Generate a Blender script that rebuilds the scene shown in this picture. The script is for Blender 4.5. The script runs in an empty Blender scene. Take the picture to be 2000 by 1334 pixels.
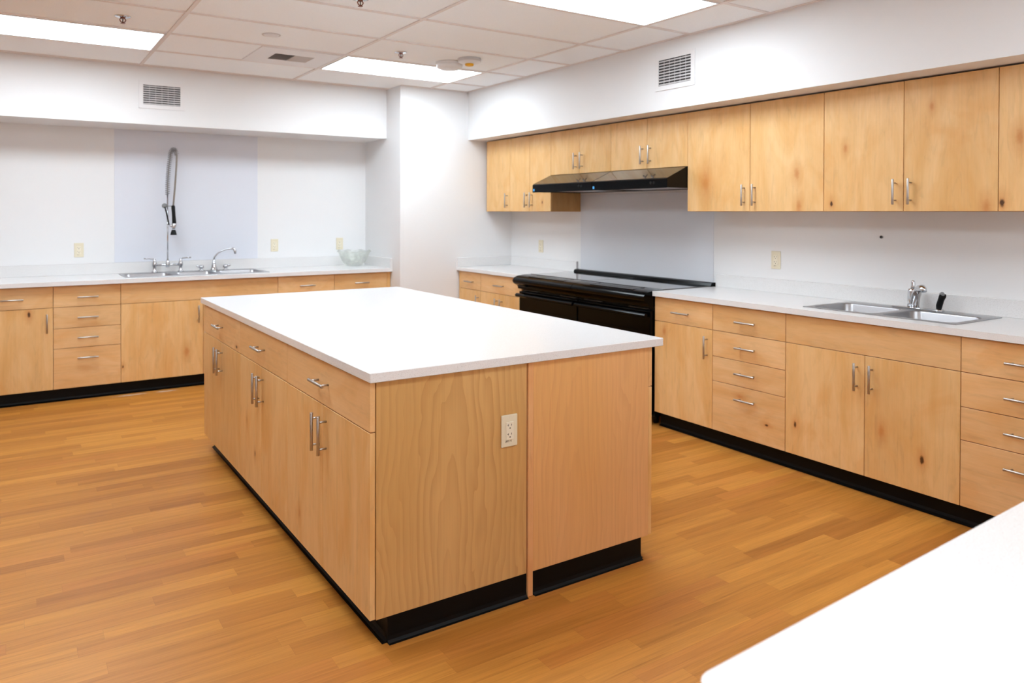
import bpy, bmesh, math, random
from mathutils import Vector, Matrix
random.seed(7)
C = bpy.context.scene
COL = C.collection
PI = math.pi

# ------------------------------------------------------------------ camera, world, exposure
CAMZ = 1.438
cd = bpy.data.cameras.new('camera')
cam = bpy.data.objects.new('camera', cd)
COL.objects.link(cam)
cd.sensor_fit = 'HORIZONTAL'
cd.sensor_width = 36.0
cd.lens = 1466.5 / 2000 * 36.0
cd.shift_x = (1000 - 952.43) / 2000
cd.shift_y = (430.98 - 667) / 2000
cd.clip_start = 0.02
yaw, pitch, roll = math.radians(32.5054), math.radians(-0.5926), math.radians(0.1437)
fw = Vector((math.sin(yaw) * math.cos(pitch), math.cos(yaw) * math.cos(pitch), math.sin(pitch)))
rt = Vector((math.cos(yaw), -math.sin(yaw), 0))
up = rt.cross(fw)
rt2 = rt * math.cos(roll) + up * math.sin(roll)
up2 = up * math.cos(roll) - rt * math.sin(roll)
cam.matrix_world = Matrix(((rt2.x, up2.x, -fw.x, 0), (rt2.y, up2.y, -fw.y, 0), (rt2.z, up2.z, -fw.z, CAMZ), (0, 0, 0, 1)))
cd.dof.use_dof = True
cd.dof.focus_distance = 2.75
cd.dof.aperture_fstop = 4.0
C.camera = cam

w = bpy.data.worlds.new('world')
C.world = w
w.use_nodes = True
w.node_tree.nodes['Background'].inputs[0].default_value = (0.9, 0.95, 1, 1)
w.node_tree.nodes['Background'].inputs[1].default_value = 4.0
C.view_settings.view_transform = 'Standard'
C.view_settings.look = 'None'
C.view_settings.exposure = 0.0
C.view_settings.gamma = 1.0
C.view_settings.use_curve_mapping = False
C.cycles.diffuse_bounces = 8
C.cycles.max_bounces = 14
C.cycles.sample_clamp_indirect = 8.0

LAMP_STRENGTH = 15.6          # radiance of the fluorescent diffusers
LAMP_COLOR = (0.90, 1.02, 1.11, 1)

# ------------------------------------------------------------------ mesh builder
class B:
    def __init__(self):
        self.bm = bmesh.new()

    def _merge(self, tb):
        me = bpy.data.meshes.new('tmp')
        tb.to_mesh(me); tb.free()
        self.bm.from_mesh(me)
        bpy.data.meshes.remove(me)
        return self

    def box(self, x0, y0, z0, x1, y1, z1, bev=0.0, seg=2):
        t = bmesh.new()
        bmesh.ops.create_cube(t, size=1.0)
        for v in t.verts:
            v.co = Vector(((x0 + x1) / 2 + v.co.x * abs(x1 - x0), (y0 + y1) / 2 + v.co.y * abs(y1 - y0), (z0 + z1) / 2 + v.co.z * abs(z1 - z0)))
        if bev > 0:
            bmesh.ops.bevel(t, geom=list(t.edges), offset=bev, segments=seg, profile=0.5, affect='EDGES')
        return self._merge(t)

    def tube(self, pts, r, seg=12, caps=True, close=False):
        pts = [Vector(p) for p in pts]
        n = len(pts)
        rs = r if isinstance(r, (list, tuple)) else [r] * n
        bm = self.bm
        rings = []
        prev = None
        for i, p in enumerate(pts):
            if close:
                d = pts[(i + 1) % n] - pts[i - 1]
            else:
                d = (pts[min(i + 1, n - 1)] - pts[max(i - 1, 0)])
            d.normalize()
            if prev is None:
                a = d.orthogonal().normalized()
            else:
                a = (prev - d * prev.dot(d))
                a = a.normalized() if a.length > 1e-6 else d.orthogonal().normalized()
            prev = a
            b = d.cross(a)
            rings.append([bm.verts.new(p + (a * math.cos(2 * PI * k / seg) + b * math.sin(2 * PI * k / seg)) * rs[i]) for k in range(seg)])
        m = n if close else n - 1
        for i in range(m):
            r0, r1 = rings[i], rings[(i + 1) % n]
            for k in range(seg):
                f = bm.faces.new((r0[k], r0[(k + 1) % seg], r1[(k + 1) % seg], r1[k]))
                f.smooth = True
        if caps and not close:
            bm.faces.new(list(reversed(rings[0])))
            bm.faces.new(rings[-1])
        return self

    def cyl(self, p0, p1, r, seg=16, r2=None):
        return self.tube([p0, p1], [r, r if r2 is None else r2], seg)

    def lathe(self, prof, c=(0, 0, 0), seg=32, rot=None, smooth=True):
        bm = self.bm
        c = Vector(c)
        R = rot or Matrix.Identity(3)
        rings = []
        for (r, z) in prof:
            if r < 1e-6:
                rings.append([bm.verts.new(c + R @ Vector((0, 0, z)))])
            else:
                rings.append([bm.verts.new(c + R @ Vector((r * math.cos(2 * PI * k / seg), r * math.sin(2 * PI * k / seg), z))) for k in range(seg)])
        for a, b in zip(rings, rings[1:]):
            if len(a) == 1 and len(b) == 1:
                continue
            for k in range(seg):
                k2 = (k + 1) % seg
                if len(a) == 1:
                    f = bm.faces.new((a[0], b[k2], b[k]))
                elif len(b) == 1:
                    f = bm.faces.new((a[k], a[k2], b[0]))
                else:
                    f = bm.faces.new((a[k], a[k2], b[k2], b[k]))
                f.smooth = smooth
        return self

    def prism(self, prof, axis, a, b, smooth=False):
        """extrude a closed 2D profile along an axis; profile coords are the two other axes in xyz order"""
        bm = self.bm
        def P(u, v, t):
            return Vector((t, u, v)) if axis == 'x' else (Vector((u, t, v)) if axis == 'y' else Vector((u, v, t)))
        r0 = [bm.verts.new(P(u, v, a)) for u, v in prof]
        r1 = [bm.verts.new(P(u, v, b)) for u, v in prof]
        n = len(prof)
        for i in range(n):
            f = bm.faces.new((r0[i], r0[(i + 1) % n], r1[(i + 1) % n], r1[i]))
            f.smooth = smooth
        bm.faces.new(list(reversed(r0)))
        bm.faces.new(r1)
        return self

    def slab(self, xs, ys, z0, z1, solid):
        """plate over a grid of cells; solid(i,j) says which cells are filled"""
        bm = self.bm
        V = {}
        def v(i, j, t):
            k = (i, j, t)
            if k not in V:
                V[k] = bm.verts.new((xs[i], ys[j], z1 if t else z0))
            return V[k]
        nx, ny = len(xs) - 1, len(ys) - 1
        S = lambda i, j: 0 <= i < nx and 0 <= j < ny and solid(i, j)
        for i in range(nx):
            for j in range(ny):
                if not S(i, j):
                    continue
                bm.faces.new((v(i, j, 1), v(i + 1, j, 1), v(i + 1, j + 1, 1), v(i, j + 1, 1)))
                bm.faces.new((v(i, j, 0), v(i, j + 1, 0), v(i + 1, j + 1, 0), v(i + 1, j, 0)))
                if not S(i - 1, j): bm.faces.new((v(i, j, 0), v(i, j, 1), v(i, j + 1, 1), v(i, j + 1, 0)))
                if not S(i + 1, j): bm.faces.new((v(i + 1, j, 0), v(i + 1, j + 1, 0), v(i + 1, j + 1, 1), v(i + 1, j, 1)))
                if not S(i, j - 1): bm.faces.new((v(i, j, 0), v(i + 1, j, 0), v(i + 1, j, 1), v(i, j, 1)))
                if not S(i, j + 1): bm.faces.new((v(i, j + 1, 0), v(i, j + 1, 1), v(i + 1, j + 1, 1), v(i + 1, j + 1, 0)))
        return self

    def bowl(self, x0, y0, x1, y1, cell, zt, depth, r=0.05, n=8):
        """rounded sink bowl hanging from a rectangular deck cell"""
        bm = self.bm
        def loop(a0, b0, a1, b1, rad, z):
            out = []
            for (cx, cy, s) in ((a1 - rad, b1 - rad, 0), (a0 + rad, b1 - rad, 1), (a0 + rad, b0 + rad, 2), (a1 - rad, b0 + rad, 3)):
                for k in range(n + 1):
                    t = (s + k / n) * PI / 2
                    out.append(Vector((cx + rad * math.cos(t), cy + rad * math.sin(t), z)))
            return out
        cx0, cy0, cx1, cy1 = cell
        outer = []
        for (px, py, s) in ((cx1, cy1, 0), (cx0, cy1, 1), (cx0, cy0, 2), (cx1, cy0, 3)):
            for k in range(n + 1):
                outer.append(Vector((px, py, zt)))
        loops = [loop(x0, y0, x1, y1, r, zt), loop(x0 + .004, y0 + .004, x1 - .004, y1 - .004, r, zt - .006),
                 loop(x0 + .012, y0 + .012, x1 - .012, y1 - .012, r, zt - depth + .03),
                 loop(x0 + .022, y0 + .022, x1 - .022, y1 - .022, r, zt - depth + .008),
                 loop(x0 + .045, y0 + .045, x1 - .045, y1 - .045, r * .8, zt - depth)]
        rings = [[bm.verts.new(p) for p in L] for L in loops]
        m = len(rings[0])
        corners = [bm.verts.new((cx1, cy1, zt)), bm.verts.new((cx0, cy1, zt)), bm.verts.new((cx0, cy0, zt)), bm.verts.new((cx1, cy0, zt))]
        ci = lambda k: (k // (n + 1)) % 4
        for k in range(m):
            k2 = (k + 1) % m
            a, b = corners[ci(k)], corners[ci(k2)]
            vs = (rings[0][k], a, rings[0][k2]) if a is b else (rings[0][k], a, b, rings[0][k2])
            bm.faces.new(vs)
        for A, Bq in zip(rings, rings[1:]):
            for k in range(m):
                k2 = (k + 1) % m
                f = bm.faces.new((A[k], A[k2], Bq[k2], Bq[k]))
                f.smooth = True
        bm.faces.new(rings[-1])
        return self

    def build(self, name, mat, parent=None):
        bm = self.bm
        bmesh.ops.recalc_face_normals(bm, faces=bm.faces)
        me = bpy.data.meshes.new(name)
        bm.to_mesh(me); bm.free()
        o = bpy.data.objects.new(name, me)
        me.materials.append(mat)
        COL.objects.link(o)
        if parent is not None:
            o.parent = parent
        return o

def thing(name, label, cat, loc=(0, 0, 0), rotz=0.0, group=None):
    o = bpy.data.objects.new(name, None)
    o.empty_display_size = 0.1
    COL.objects.link(o)
    o.location = loc
    o.rotation_euler = (0, 0, rotz)
    return tag(o, label, cat, group)

def tag(o, label, cat, group=None):
    o['label'] = label
    o['category'] = cat
    if group: o['group'] = group
    return o

def struct(name, b, mat, label=None, cat=None):
    o = b.build(name, mat)
    o['kind'] = 'structure'
    if label: o['label'] = label
    if cat: o['category'] = cat
    return o

def part(name, b, mat, parent, label=None):
    o = b.build(name, mat, parent)
    if label: o['label'] = label
    return o

# ------------------------------------------------------------------ materials
def srgb(r, g, b):
    f = lambda c: (c / 255) / 12.92 if c / 255 <= 0.04045 else (((c / 255) + 0.055) / 1.055) ** 2.4
    return (f(r), f(g), f(b), 1)

class N:
    def __init__(self, name):
        self.m = bpy.data.materials.new(name)
        self.m.use_nodes = True
        self.t = self.m.node_tree
        self.bsdf = self.t.nodes['Principled BSDF']
    def n(self, typ, **kw):
        x = self.t.nodes.new(typ)
        for k, v in kw.items(): setattr(x, k, v)
        return x
    def l(self, a, b): self.t.links.new(a, b)
    def math(self, op, a, b=None, c=None):
        x = self.n('ShaderNodeMath', operation=op)
        for i, v in enumerate((a, b, c)):
            if v is None: continue
            if isinstance(v, (int, float)): x.inputs[i].default_value = v
            else: self.l(v, x.inputs[i])
        return x.outputs[0]
    def mix(self, fac, a, b, blend='MIX'):
        x = self.n('ShaderNodeMix', data_type='RGBA', blend_type=blend)
        for i, v in ((0, fac), (6, a), (7, b)):
            if isinstance(v, (int, float)): x.inputs[i].default_value = v
            elif isinstance(v, tuple): x.inputs[i].default_value = v
            else: self.l(v, x.inputs[i])
        return x.outputs[2]
    def ramp(self, fac, stops):
        x = self.n('ShaderNodeValToRGB')
        e = x.color_ramp.elements
        while len(e) < len(stops): e.new(0.5)
        for i, (p, c) in enumerate(stops):
            e[i].position = p
            e[i].color = c if isinstance(c, tuple) else (c, c, c, 1)
        self.l(fac, x.inputs[0])
        return x.outputs[0]
    def noise(self, vec, scale, detail=3, rough=.5, dist=0, out=0):
        x = self.n('ShaderNodeTexNoise')
        x.inputs['Scale'].default_value = scale
        x.inputs['Detail'].default_value = detail
        x.inputs['Roughness'].default_value = rough
        x.inputs['Distortion'].default_value = dist
        self.l(vec, x.inputs['Vector'])
        return x.outputs[out]
    def mapping(self, vec, scale):
        x = self.n('ShaderNodeMapping')
        x.inputs['Scale'].default_value = scale
        self.l(vec, x.inputs['Vector'])
        return x.outputs[0]
    def objvec(self, rand=True):
        tc = self.n('ShaderNodeTexCoord')
        if not rand: return tc.outputs['Object'], None
        oi = self.n('ShaderNodeObjectInfo')
        sc = self.n('ShaderNodeVectorMath', operation='SCALE')
        sc.inputs[0].default_value = (37.0, 19.0, 53.0)
        self.l(oi.outputs['Random'], sc.inputs['Scale'])
        ad = self.n('ShaderNodeVectorMath', operation='ADD')
        self.l(tc.outputs['Object'], ad.inputs[0]); self.l(sc.outputs[0], ad.inputs[1])
        return ad.outputs[0], oi.outputs['Random']
    def bump(self, h, strength, dist=0.002):
        x = self.n('ShaderNodeBump')
        x.inputs['Strength'].default_value = strength
        x.inputs['Distance'].default_value = dist
        self.l(h, x.inputs['Height'])
        self.l(x.outputs[0], self.bsdf.inputs['Normal'])

def simple(name, col, rough=.5, metal=0.0, spec=.5, speck=0.0, coat=0.0, noise_scale=40):
    k = N(name)
    k.bsdf.inputs['Roughness'].default_value = rough
    k.bsdf.inputs['Metallic'].default_value = metal
    k.bsdf.inputs['Specular IOR Level'].default_value = spec
    k.bsdf.inputs['Coat Weight'].default_value = coat
    v, _ = k.objvec(False)
    f = k.noise(v, noise_scale, 3)
    a = tuple(c * (1 - speck) for c in col[:3]) + (1,)
    b = tuple(min(1, c * (1 + speck)) for c in col[:3]) + (1,)
    k.l(k.mix(f, a, b), k.bsdf.inputs['Base Color'])
    return k.m

def wood(name, axis, light, dark, knots=True, rough=.38):
    """rotary maple: soft cloudy figure, fine fibre along the grain, knots where a front carries them"""
    k = N(name)
    v, rnd = k.objvec()
    sel = lambda along, across: {'z': (across, across, along), 'x': (along, across, across)}[axis]
    n1 = k.noise(k.mapping(v, sel(1.1, 5.0)), 1.0, 5, .6, 1.6)
    n2 = k.noise(k.mapping(v, sel(2.6, 95)), 1.0, 4, .65)
    n3 = k.noise(k.mapping(v, sel(1.7, 3.0)), 1.0, 3, .55, 2.2)
    n4 = k.noise(k.mapping(v, sel(6.0, 30)), 1.0, 3, .6, .8)
    c = k.mix(k.ramp(n1, [(.32, 0.0), (.7, 1.0)]), light, dark)
    c = k.mix(k.math('MULTIPLY', k.ramp(n3, [(.5, 0.0), (.68, 1.0)]), .5), c, tuple(x * y for x, y in zip(dark[:3], (.97, .86, .70))) + (1,))
    c = k.mix(k.math('MULTIPLY', k.ramp(n3, [(.28, 1.0), (.42, 0.0)]), .35), c, tuple(min(1, x * y) for x, y in zip(light[:3], (1.04, 1.06, 1.10))) + (1,))
    c = k.mix(1.0, c, k.ramp(n2, [(.25, .93), (.75, 1.04)]), 'MULTIPLY')
    c = k.mix(1.0, c, k.ramp(n4, [(.28, .90), (.45, 1.0), (.75, 1.02)]), 'MULTIPLY')
    c = k.mix(1.0, c, k.ramp(rnd, [(0, (.94, .93, .90, 1)), (1, (1.03, 1.02, 1.01, 1))]), 'MULTIPLY')
    if knots:
        tc = k.n('ShaderNodeTexCoord')
        sp = k.n('ShaderNodeSeparateXYZ'); k.l(tc.outputs['Object'], sp.inputs[0])
        wob = k.noise(tc.outputs['Object'], 38, 3, .6)
        for i in (1, 2):
            at = k.n('ShaderNodeAttribute', attribute_type='OBJECT', attribute_name='knot%d' % i)
            ap = k.n('ShaderNodeSeparateXYZ'); k.l(at.outputs['Vector'], ap.inputs[0])
            dx = k.math('SUBTRACT', sp.outputs['X'], ap.outputs['X'])
            dz = k.math('SUBTRACT', sp.outputs['Z'], ap.outputs['Y'])
            if axis == 'z': dz = k.math('MULTIPLY', dz, .48)
            else: dx = k.math('MULTIPLY', dx, .48)
            d = k.math('SQRT', k.math('ADD', k.math('MULTIPLY', dx, dx), k.math('MULTIPLY', dz, dz)))
            size = k.math('MAXIMUM', k.math('ABSOLUTE', ap.outputs['Z']), .00001)
            on = k.math('GREATER_THAN', k.math('ABSOLUTE', ap.outputs['Z']), .0005)
            dk = k.math('GREATER_THAN', ap.outputs['Z'], .0005)
            q = k.math('ADD', k.math('DIVIDE', d, size), k.math('MULTIPLY', k.math('SUBTRACT', wob, .5), 1.5))
            halo = k.ramp(k.math('MULTIPLY', q, .2), [(.1, 1.0), (.35, .45), (.9, 0.0)])
            core = k.ramp(k.math('MULTIPLY', q, .2), [(.12, 1.0), (.24, 0.0)])
            c = k.mix(k.math('MULTIPLY', k.math('MULTIPLY', halo, on), .75), c, srgb(186, 116, 48))
            c = k.mix(k.math('MULTIPLY', k.math('MULTIPLY', core, dk), .92), c, srgb(52, 26, 10))
    k.l(c, k.bsdf.inputs['Base Color'])
    k.bsdf.inputs['Roughness'].default_value = rough
    k.bsdf.inputs['Specular IOR Level'].default_value = .4
    return k.m

def sliced_veneer(name, light, dark, line, cy, cz, fac=.5):
    """plain sliced veneer with cathedral figure on a panel lying in the local yz plane, grain along z"""
    k = N(name)
    v, _ = k.objvec(False)
    nd = k.noise(k.mapping(v, (5, 5, 1.5)), 1.0, 3, .5, .6, out=1)
    nf = k.noise(k.mapping(v, (16, 16, 3)), 1.0, 3, .5, 0, out=1)
    mp = k.n('ShaderNodeMapping')
    mp.inputs['Location'].default_value = (0, -cy, -cz * .10)
    mp.inputs['Scale'].default_value = (0, 1, .10)
    k.l(v, mp.inputs['Vector'])
    ad = k.n('ShaderNodeVectorMath', operation='MULTIPLY_ADD')
    k.l(nd, ad.inputs[0]); ad.inputs[1].default_value = (0, .16, .05); k.l(mp.outputs[0], ad.inputs[2])
    a2 = k.n('ShaderNodeVectorMath', operation='MULTIPLY_ADD')
    k.l(nf, a2.inputs[0]); a2.inputs[1].default_value = (0, .022, .01); k.l(ad.outputs[0], a2.inputs[2])
    wv = k.n('ShaderNodeTexWave', wave_type='RINGS', rings_direction='X', wave_profile='SAW')
    wv.inputs['Scale'].default_value = 11.0
    wv.inputs['Distortion'].default_value = 0.0
    k.l(a2.outputs[0], wv.inputs['Vector'])
    n2 = k.noise(k.mapping(v, (110, 110, 3.0)), 1.0, 3, .6)
    n3 = k.noise(k.mapping(v, (2.2, 2.2, .7)), 1.0, 2)
    n4 = k.noise(k.mapping(v, (9, 9, .8)), 1.0, 3)
    c = k.mix(k.ramp(n3, [(.35, 0.0), (.65, 1.0)]), light, dark)
    fig = k.math('MULTIPLY', k.ramp(wv.outputs['Fac'], [(.35, 0.0), (.9, .8), (.97, 1.0), (1.0, .2)]), k.ramp(n4, [(.3, .25), (.7, 1.0)]))
    c = k.mix(k.math('MULTIPLY', fig, fac), c, line)
    c = k.mix(1.0, c, k.ramp(n2, [(.25, .93), (.75, 1.04)]), 'MULTIPLY')
    k.l(c, k.bsdf.inputs['Base Color'])
    k.bsdf.inputs['Roughness'].default_value = .4
    k.bsdf.inputs['Specular IOR Level'].default_value = .4
    return k.m

def floor_mat():
    k = N('strip wood floor')
    tc = k.n('ShaderNodeTexCoord')
    sp = k.n('ShaderNodeSeparateXYZ')
    k.l(tc.outputs['Object'], sp.inputs[0])
    H, L = .072, .72
    yy = k.math('DIVIDE', sp.outputs['Y'], H)
    row = k.math('FLOOR', yy)
    wn = k.n('ShaderNodeTexWhiteNoise', noise_dimensions='1D'); k.l(row, wn.inputs['W'])
    u = k.math('ADD', k.math('DIVIDE', sp.outputs['X'], L), k.math('MULTIPLY', wn.outputs['Value'], 7.0))
    colx = k.math('FLOOR', u)
    cb = k.n('ShaderNodeCombineXYZ'); k.l(row, cb.inputs[0]); k.l(colx, cb.inputs[1])
    w2 = k.n('ShaderNodeTexWhiteNoise', noise_dimensions='2D'); k.l(cb.outputs[0], w2.inputs['Vector'])
    r = w2.outputs['Value']
    base = k.ramp(r, [(0, srgb(168, 108, 45)), (.3, srgb(182, 121, 51)), (.6, srgb(189, 128, 56)), (.85, srgb(198, 137, 61)), (1, srgb(182, 117, 53))])
    gv = k.n('ShaderNodeCombineXYZ')
    k.l(k.math('ADD', k.math('MULTIPLY', sp.outputs['X'], 1.8), k.math('MULTIPLY', r, 61.0)), gv.inputs[0])
    k.l(k.math('MULTIPLY', sp.outputs['Y'], 34.0), gv.inputs[1])
    k.l(k.math('MULTIPLY', r, 17.0), gv.inputs[2])
    g1 = k.noise(gv.outputs[0], 1.0, 5, .6, .7)
    gv2 = k.n('ShaderNodeVectorMath', operation='MULTIPLY'); k.l(gv.outputs[0], gv2.inputs[0]); gv2.inputs[1].default_value = (4, 6, 1)
    g2 = k.noise(gv2.outputs[0], 1.0, 3, .6)
    c = k.mix(1.0, base, k.ramp(g1, [(.25, (.80, .78, .75, 1)), (.5, (.98, .98, .98, 1)), (.75, (1.12, 1.11, 1.09, 1))]), 'MULTIPLY')
    c = k.mix(1.0, c, k.ramp(g2, [(.3, .9), (.7, 1.06)]), 'MULTIPLY')
    gv3 = k.n('ShaderNodeVectorMath', operation='MULTIPLY'); k.l(gv.outputs[0], gv3.inputs[0]); gv3.inputs[1].default_value = (1.1, 2.6, 1)
    g3 = k.noise(gv3.outputs[0], 1.0, 4, .65, 1.0)
    c = k.mix(1.0, c, k.ramp(g3, [(.26, (.70, .64, .56, 1)), (.40, (.97, .96, .95, 1)), (.6, (1, 1, 1, 1)), (.74, (1.07, 1.06, 1.04, 1))]), 'MULTIPLY')
    fy = k.math('FRACT', yy); fx = k.math('FRACT', u)
    e = k.math('MAXIMUM', k.math('LESS_THAN', fy, .022), k.math('LESS_THAN', fx, .0016))
    c = k.mix(k.math('MULTIPLY', e, .24), c, srgb(92, 52, 20))
    # pale ragged smears beside the back toe kick
    nz = k.noise(tc.outputs['Object'], 26, 3, .6)
    for (sx, sy, ax, ay) in ((.80, 6.468, .16, .028), (1.06, 6.462, .11, .030)):
        ex = k.math('DIVIDE', k.math('SUBTRACT', sp.outputs['X'], sx), ax)
        ey = k.math('DIVIDE', k.math('SUBTRACT', sp.outputs['Y'], sy), ay)
        q = k.math('ADD', k.math('ADD', k.math('MULTIPLY', ex, ex), k.math('MULTIPLY', ey, ey)), k.math('MULTIPLY', nz, 1.6))
        c = k.mix(k.math('MULTIPLY', k.ramp(k.math('MULTIPLY', q, .5), [(.35, 1.0), (.75, 0.0)]), .75), c, srgb(226, 214, 204))
    k.l(c, k.bsdf.inputs['Base Color'])
    k.bsdf.inputs['Roughness'].default_value = .36
    k.l(k.ramp(g1, [(.2, .42), (.8, .33)]), k.bsdf.inputs['Roughness'])
    k.bsdf.inputs['Specular IOR Level'].default_value = .35
    return k.m

def quartz_mat():
    k = N('white speckled quartz')
    v, _ = k.objvec(False)
    n1 = k.noise(v, 420, 2, .7)
    n2 = k.noise(v, 190, 2, .6)
    c = k.mix(k.ramp(n1, [(.55, 0.0), (.72, 1.0)]), srgb(221, 221, 221), srgb(190, 187, 184))
    c = k.mix(k.math('MULTIPLY', k.ramp(n2, [(.62, 0.0), (.72, 1.0)]), .6), c, srgb(232, 232, 232))
    k.l(c, k.bsdf.inputs['Base Color'])
    k.bsdf.inputs['Roughness'].default_value = .22
    k.bsdf.inputs['Specular IOR Level'].default_value = .5
    return k.m

def wall_paint(name, col, bump=.15):
    k = N(name)
    v, _ = k.objvec(False)
    n = k.noise(v, 140, 3)
    n0 = k.noise(v, .8, 2)
    k.l(k.mix(n0, tuple(x * .985 for x in col[:3]) + (1,), col), k.bsdf.inputs['Base Color'])
    k.bsdf.inputs['Roughness'].default_value = .55
    k.bsdf.inputs['Specular IOR Level'].default_value = .3
    k.bump(n, bump, .001)
    return k.m

def tile_mat():
    k = N('ceiling tile')
    v, _ = k.objvec(False)
    n = k.noise(v, 260, 3, .7)
    c = k.mix(k.ramp(n, [(.35, 0.0), (.6, 1.0)]), srgb(238, 244, 248), srgb(246, 251, 254))
    k.l(c, k.bsdf.inputs['Base Color'])
    k.bsdf.inputs['Roughness'].default_value = .9
    k.bsdf.inputs['Specular IOR Level'].default_value = .1
    k.bump(n, .25, .001)
    return k.m

def lamp_mat(name='lit acrylic diffuser', f=1.0):
    k = N(name)
    v, _ = k.objvec(False)
    n = k.noise(k.mapping(v, (1, 12, 1)), 1.0, 1)
    k.l(k.mix(k.math('MULTIPLY', n, .06), LAMP_COLOR, (.87, 1.0, 1.1, 1)), k.bsdf.inputs['Emission Color'])
    k.bsdf.inputs['Base Color'].default_value = (.9, .9, .9, 1)
    k.bsdf.inputs['Emission Strength'].default_value = LAMP_STRENGTH * f
    return k.m

def steel(name, rough=.28, col=(.62, .62, .63, 1), stretch=(1, 60, 60)):
    k = N(name)
    v, _ = k.objvec(False)
    n = k.noise(k.mapping(v, stretch), 6.0, 3)
    k.l(k.mix(n, tuple(c * .9 for c in col[:3]) + (1,), col), k.bsdf.inputs['Base Color'])
    k.bsdf.inputs['Metallic'].default_value = 1.0
    k.bsdf.inputs['Roughness'].default_value = rough
    return k.m

def glass_mat():
    k = N('pressed clear glass')
    v, _ = k.objvec(False)
    vo = k.n('ShaderNodeTexVoronoi'); vo.inputs['Scale'].default_value = 34
    k.l(v, vo.inputs['Vector'])
    bp = k.n('ShaderNodeBump'); bp.inputs['Strength'].default_value = .5; bp.inputs['Distance'].default_value = .004
    k.l(vo.outputs['Distance'], bp.inputs['Height'])
    tr = k.n('ShaderNodeBsdfTransparent'); tr.inputs[0].default_value = (.975, .985, .97, 1)
    gl = k.n('ShaderNodeBsdfGlossy'); gl.inputs['Roughness'].default_value = .08
    tl = k.n('ShaderNodeBsdfTranslucent'); tl.inputs[0].default_value = (.95, .96, .94, 1)
    lw = k.n('ShaderNodeLayerWeight'); lw.inputs['Blend'].default_value = .35
    k.l(bp.outputs[0], gl.inputs['Normal']); k.l(bp.outputs[0], lw.inputs['Normal']); k.l(bp.outputs[0], tl.inputs['Normal'])
    m1 = k.n('ShaderNodeMixShader'); m2 = k.n('ShaderNodeMixShader')
    k.l(k.ramp(vo.outputs['Distance'], [(.1, .03), (.6, .13)]), m1.inputs[0])
    k.l(tr.outputs[0], m1.inputs[1]); k.l(tl.outputs[0], m1.inputs[2])
    k.l(k.math('MULTIPLY', lw.outputs['Fresnel'], .3), m2.inputs[0])
    k.l(m1.outputs[0], m2.inputs[1]); k.l(gl.outputs[0], m2.inputs[2])
    k.l(m2.outputs[0], k.t.nodes['Material Output'].inputs['Surface'])
    return k.m

ML, MD = srgb(228, 189, 135), srgb(217, 169, 105)
M_DOOR = wood('maple veneer vertical grain', 'z', ML, MD)
M_DRAW = wood('maple veneer horizontal grain', 'x', srgb(228, 189, 140), srgb(217, 170, 113))
M_CARC = wood('maple carcass', 'z', srgb(200, 154, 100), srgb(184, 136, 82), knots=False)
M_BIRCH = sliced_veneer('plain sliced birch panel', srgb(208, 166, 108), srgb(198, 154, 94), srgb(160, 112, 60), .40, .35)
M_CHERRY = sliced_veneer('pinkish birch panel', srgb(222, 172, 120), srgb(218, 166, 104), srgb(184, 126, 80), .52, .5, .26)
M_STRIP = wood('pinkish maple strip', 'z', srgb(222, 172, 122), srgb(214, 160, 108), knots=False)
M_FLOOR = floor_mat()
M_QUARTZ = quartz_mat()
M_WALL = wall_paint('white wall paint', srgb(226, 227, 228))
M_PANEL = wall_paint('pale blue grey wall panel', srgb(214, 218, 227), .03)
M_PANEL_GREY = wall_paint('pale grey wall panel', srgb(213, 216, 222), .03)
M_TILE = tile_mat()
M_GRID = simple('painted ceiling grid', srgb(222, 216, 213), .5)
M_WHITE = simple('white enamel', srgb(224, 224, 225), .4)
M_LAMP = lamp_mat()
M_LAMP_HALF = lamp_mat('half lit acrylic diffuser', .42)
M_BLACKRUBBER = simple('black vinyl cove base', srgb(7, 7, 8),   .45, spec=.15, speck=.1)
M_BLACKGLOSS = simple('glossy black enamel', srgb(3, 3, 4), .16, spec=.11)
M_BLACKSATIN = simple('satin black enamel', srgb(4, 4, 4), .4, spec=.2)
M_GLASSTOP = simple('black ceramic glass', srgb(10, 11, 12), .05, spec=.9, coat=.6)
M_HOOD = simple('polished black hood enamel', srgb(8, 8, 9), .07, spec=.5, coat=.15)
M_CTRL = simple('dark grey control panel', srgb(60, 60, 60), .28, spec=.6, speck=.15, noise_scale=220)
M_FILTER = steel('aluminium mesh filter', .4, (.55, .55, .56, 1))
M_NICKEL = steel('brushed nickel', .36, (.50, .465, .43, 1))
M_STEEL = steel('brushed stainless steel', .34, (.42, .42, .435, 1), (3, 3, 3))
M_CHROME = simple('polished chrome', (.62, .63, .65, 1), .1, metal=1.0)
M_BLACKPLASTIC = simple('black plastic', srgb(8, 8, 9), .42, spec=.25)
M_ALMOND = simple('almond plastic', srgb(219, 211, 186), .38)
M_IVORY = simple('ivory plastic', srgb(226, 219, 198), .38)
M_SLOT = simple('dark slot', srgb(35, 30, 24), .6)
M_INK = simple('black marker ink', srgb(40, 36, 30), .7)
M_DUCT = simple('dark duct interior', srgb(52, 50, 50), .8)
M_VANE = simple('grey louvre enamel', srgb(196, 194, 194), .45)
M_BRONZE = simple('bronze fusible link', srgb(120, 62, 40), .35, metal=.6)
M_YELLOW = simple('yellow dust cap', srgb(236, 178, 24), .5)
M_BLUE = simple('bright blue sticker', srgb(70, 165, 235), .4)
M_GREY = simple('grey plastic', srgb(120, 122, 124), .4)
M_GLASS = glass_mat()
_p = N('added window glass')
_tr = _p.n('ShaderNodeBsdfTransparent'); _gl = _p.n('ShaderNodeBsdfGlossy'); _gl.inputs['Roughness'].default_value = .02
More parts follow.
